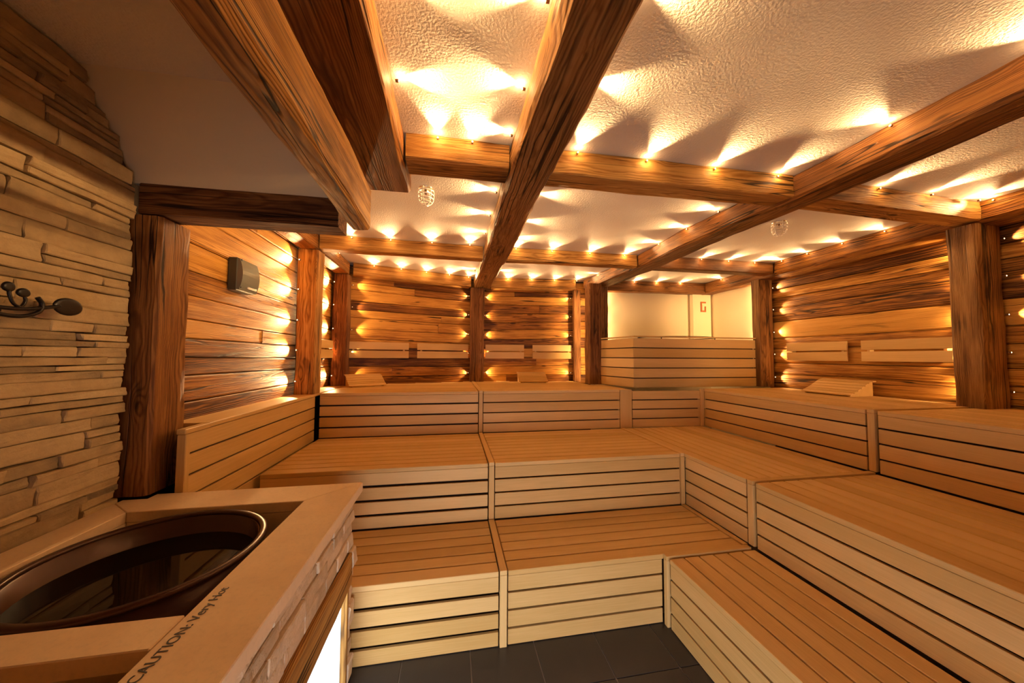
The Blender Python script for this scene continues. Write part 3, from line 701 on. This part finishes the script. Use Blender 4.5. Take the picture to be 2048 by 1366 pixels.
# ------------------------------------------------------------------ grey wall unit
t = empty('wall_lamp_unit', (XL+.005, 2.67, 2.26), 'grey plastic emergency light unit on the left plank wall', 'emergency light')
x0 = XL-.005
bb('housing', t, (x0, 2.75, 2.262), (x0+.062, 2.98, 2.505), M_GREY, .006, 2)
vs = []; 
for yy_ in (2.755, 2.975):
    for k in range(9):
        a = k/8; vs.append((x0+.062+.035*math.sin(math.pi*(.12+.76*a)), yy_, 2.267+.23*a))
    vs += [(x0+.06, yy_, 2.50), (x0+.06, yy_, 2.267)]
n = 11; mesh_obj('lens_cover', vs, [tuple(range(n)), tuple(range(n, 2*n))[::-1]]+[(i, (i+1) % n, n+(i+1) % n, n+i) for i in range(n)], M_GREYL, t, False)
for yy_, zz_ in ((2.77, 2.49), (2.77, 2.285)): tube('screw', [(x0+.072, yy_, zz_), (x0+.082, yy_, zz_)], .007, M_IRON, t)
bb('switch', t, (x0+.085, 2.83, 2.285), (x0+.097, 2.94, 2.30), M_WIRE, .002)

# ------------------------------------------------------------------ ceiling sprinkler cages
def cage(x, y, lab):
    t = empty('ceiling_cage', (x, y, ZC-.005), lab, 'sprinkler')
    r = .058
    lathe('base_plate', [(0, -.012), (.05, -.012), (.055, -.004), (.055, 0), (0, 0)], M_STEEL, (x, y, ZC-.002), t, 24)
    for zc_, rr in ((-.03, r), (-.06, r), (-.09, r*.95), (-.115, r*.72)):
        tube('cage_ring', [(x+rr*math.cos(a*math.pi/12), y+rr*math.sin(a*math.pi/12), ZC+zc_) for a in range(24)], .0042, M_WIRE, t, n=6, cyclic=True)
    for k in range(6):
        a = k*math.pi/3+.2; tube('cage_wire', bez([(x+q*math.cos(a), y+q*math.sin(a), ZC+z_) for q, z_ in ((r*.9, -.008), (r, -.03), (r, -.07), (r*.9, -.1), (r*.6, -.125), (0, -.13))], 3), .004, M_WIRE, t, n=6)
    tube('sprinkler_head', [(x, y, ZC-.01), (x, y, ZC-.05)], [.010, .008], M_BRASS, t)
cage(-.215, 2.60, 'white wire sprinkler cage on ceiling left of central beam')
cage(3.035, 2.63, 'white wire sprinkler cage on ceiling right of right-hand beam')

# ------------------------------------------------------------------ lamps
SP = {}
def spot(kind):
    if kind not in SP:
        d = bpy.data.lights.new(kind, 'SPOT'); d.color = LAMP_COL; d.shadow_soft_size = .008
        if kind == 'ceiling': d.energy = E_CEIL; d.spot_size = math.radians(66); d.spot_blend = .9
        else: d.energy = E_WALL*(1 if kind == 'wall' else .45); d.spot_size = math.radians(95); d.spot_blend = .6
        SP[kind] = d
    return SP[kind]
_lm = {}
def omni():
    if 'omni' not in SP:
        d = bpy.data.lights.new('omni', 'POINT'); d.color = LAMP_COL; d.shadow_soft_size = .012; d.energy = E_OMNI; SP['omni'] = d
    return SP['omni']
def lamp_meshes():
    if _lm: return _lm
    for nm, prof, mt in (('collar', [(.0, -.012), (.011, -.012), (.0125, .0), (.0125, .010), (.0085, .012), (.0085, .004), (.0, .004)], M_BRASS), ('lens', [(.0, .0045), (.0080, .0045), (.0080, .009), (.005, .0135), (.0, .015)], M_BULB)):
        vs = []; fs = []; n_ = 12; P = len(prof)
        for i in range(n_):
            a = 2*math.pi*i/n_
            for r_, z_ in prof: vs.append((r_*math.cos(a), r_*math.sin(a), z_))
        for i in range(n_):
            for k in range(P-1): fs.append((i*P+k, ((i+1) % n_)*P+k, ((i+1) % n_)*P+k+1, i*P+k+1))
        me = bpy.data.meshes.new(nm); me.from_pydata(vs, [], fs); me.materials.append(mt)
        bm = bmesh.new(); bm.from_mesh(me); bmesh.ops.remove_doubles(bm, verts=bm.verts, dist=1e-5); bmesh.ops.recalc_face_normals(bm, faces=bm.faces); bm.to_mesh(me); bm.free()
        _lm[nm] = me
    return _lm
def lamp(kind, p, d, lab, grp):
    lm = lamp_meshes(); sc_ = .6 if kind == 'ceiling' else .7; d = V(d).normalized(); u_ = d.orthogonal().normalized(); v_ = d.cross(u_)
    o = bpy.data.objects.new('spotlight', lm['collar']); place(o, V(p), u_, v_, d); o.scale = (sc_,)*3; tag(o, lab, 'lamp', grp)
    place(bpy.data.objects.new('lens', lm['lens']), V(p), u_, v_, d, o)
    place(bpy.data.objects.new('spotlight_beam', spot(kind)), V(p)+d*.022, -u_, v_, -d, o)
    if kind == 'ceiling': place(bpy.data.objects.new('lens_glow', omni()), V(p)+d*.03, -u_, v_, -d, o)
ORD = ['first', 'second', 'third', 'fourth', 'fifth', 'sixth', 'seventh', 'eighth']
def row(kind, pts, d, where, grp, frm):
    for i, p in enumerate(pts): lamp(kind, p, d, 'small lamp on %s, %s %s' % (where, ORD[i], frm), grp)
zl = ZC-.024
UPT = .06
G_ = 'small lamps along the ceiling beams'
row('ceiling', [(x, 1.94, zl) for x in (-.10, .10)], (0, -1, UPT), 'short near cross beam', G_, 'from the left')
row('ceiling', [(x, 1.925, zl) for x in (.75, 1.22, 1.72, 2.22)], (0, -1, UPT), 'knotty near cross beam', G_, 'from the left')
row('ceiling', [(x, 1.925, zl) for x in (3.12, 3.63, 4.12)], (0, -1, UPT), 'near cross beam by the thick post', G_, 'from the left')
row('ceiling', [(x, 3.79, zl) for x in (-1.08, -.68, -.24, .18)], (0, -1, UPT), 'far cross beam left of central beam', G_, 'from the left')
row('ceiling', [(x, 3.82, zl) for x in (.72, 1.16, 1.64, 2.10)], (0, -1, UPT), 'far cross beam right of central beam', G_, 'from the left')
row('ceiling', [(x, 3.78, zl) for x in (2.78, 3.15, 3.55, 3.95)], (0, -1, UPT), 'far cross beam over heater corner', G_, 'from the left')
row('ceiling', [(.318, y, zl) for y in (1.10, 1.50, 1.84)], (-1, 0, UPT), "central beam's left side before near cross beam", G_, 'from the camera')
row('ceiling', [(.318, y, zl) for y in (2.52, 2.95, 3.40)], (-1, 0, UPT), "central beam's left side between cross beams", G_, 'from the camera')
row('ceiling', [(.31, y, zl) for y in (4.4, 4.9)], (-1, 0, UPT), "central beam's left side past far cross beam", G_, 'from the camera')
row('ceiling', [(.61, y, zl) for y in (1.0, 1.42)], (1, 0, UPT), "central beam's right side before near cross beam", G_, 'from the camera')
row('ceiling', [(.625, y, zl) for y in (2.52, 3.05, 3.5)], (1, 0, UPT), "central beam's right side between cross beams", G_, 'from the camera')
row('ceiling', [(.63, y, zl) for y in (4.4, 4.9)], (1, 0, UPT), "central beam's right side past far cross beam", G_, 'from the camera')
row('ceiling', [(2.335, y, zl) for y in (.88, 1.38)], (-1, 0, UPT), "right-hand beam before near cross beam", G_, 'from the camera')
row('ceiling', [(2.265, y, zl) for y in (2.50, 2.9, 3.35)], (-1, 0, UPT), "right-hand beam between cross beams", G_, 'from the camera')
row('ceiling', [(2.20, y, zl) for y in (4.35, 4.8)], (-1, 0, UPT), "right-hand beam past far cross beam", G_, 'from the camera')
row('ceiling', [(2.56, y, zl) for y in (4.5,)], (1, 0, UPT), "right-hand beam in heater corner", G_, 'from the camera')
row('ceiling', [(-.268, y, zl) for y in (1.12, 1.56)], (1, 0, UPT), 'right side of the wide reddish beam', G_, 'from the camera')
def online(x, A, B, off): f = (x-A.x)/(B.x-A.x); return (x, A.y+(B.y-A.y)*f-off)
row('ceiling', [(*online(x, BA, BB, .215), zl) for x in (-1.1, -.75, -.4, -.06, .24)], (.2, -1, UPT), 'wall plate above left back wall', G_, 'from the left')
row('ceiling', [(*online(x, BB, BC, .185), zl) for x in (.88, 1.27, 1.65, 2.02)], (0, -1, UPT), 'wall plate above right back wall', G_, 'from the left')
row('ceiling', [(x, 5.14-(x-3)*.05, zl) for x in (3.0, 3.4, 3.83)], (0, -1, UPT), 'wall plate over the heater alcove', G_, 'from the left')
row('ceiling', [(4.275, 4.7, zl)], (-1, -.3, UPT), 'side wall plate of heater alcove', G_, 'from the camera')
row('ceiling', [(4.225, y, zl) for y in (1.2, 1.90, 2.58, 2.95, 3.32, 3.64)], (-1, 0, UPT), 'right wall plate log', G_, 'from the camera')
row('ceiling', [(-1.40, y, zl) for y in (3.42, 4.4)], (1, 0, UPT), 'left wall plate', G_, 'from the camera')
LV = (2.78, 2.47, 2.15, 1.84, 1.52)
W_ = 'small lamps up the sides of the wall posts'
def col(p, d, where, kind='wall_soft'): row(kind, [(p[0], p[1], z_) for z_ in LV], d, where, W_, 'from the top')
col((-1.575, 3.775), (-.22, -1, 0), 'near side of the middle left wall post', 'wall')
col((-1.575, 4.825), (-.22, -1, 0), 'near side of the back left corner post', 'wall')
col((-1.395, 4.985), (1, .28, 0), 'right side of the back left corner post')
col((.265, 5.525), (-1, -.27, 0), 'left side of the centre back post')
col((.515, 5.54), (1, -.06, 0), 'right side of the centre back post')
col((1.972, 5.385), (-1, .12, 0), 'left side of the slim back post')
col((4.47, 4.005), (.05, -1, 0), 'near side of the post right of heater')
col((4.47, 2.175), (.05, 1, 0), 'far side of the thick right wall post')
col((4.47, 1.975), (.05, -1, 0), 'near side of the thick right wall post')
row('wall', [(2.435, 5.33, z_) for z_ in (2.78, 2.47, 2.15)], (1, -.05, 0), 'alcove side of narrow post behind housing', W_, 'from the top')
row('wall', [(4.49, 4.165, z_) for z_ in (2.78, 2.47, 2.15)], (0, 1, 0), 'alcove side of post right of heater', W_, 'from the top')
row('wall', [(2.12, 4.938, z_) for z_ in (2.6, 2.1, 1.6)], (-.2, 1, 0), 'back of dark cracked post, aimed at slim post', W_, 'from the top')
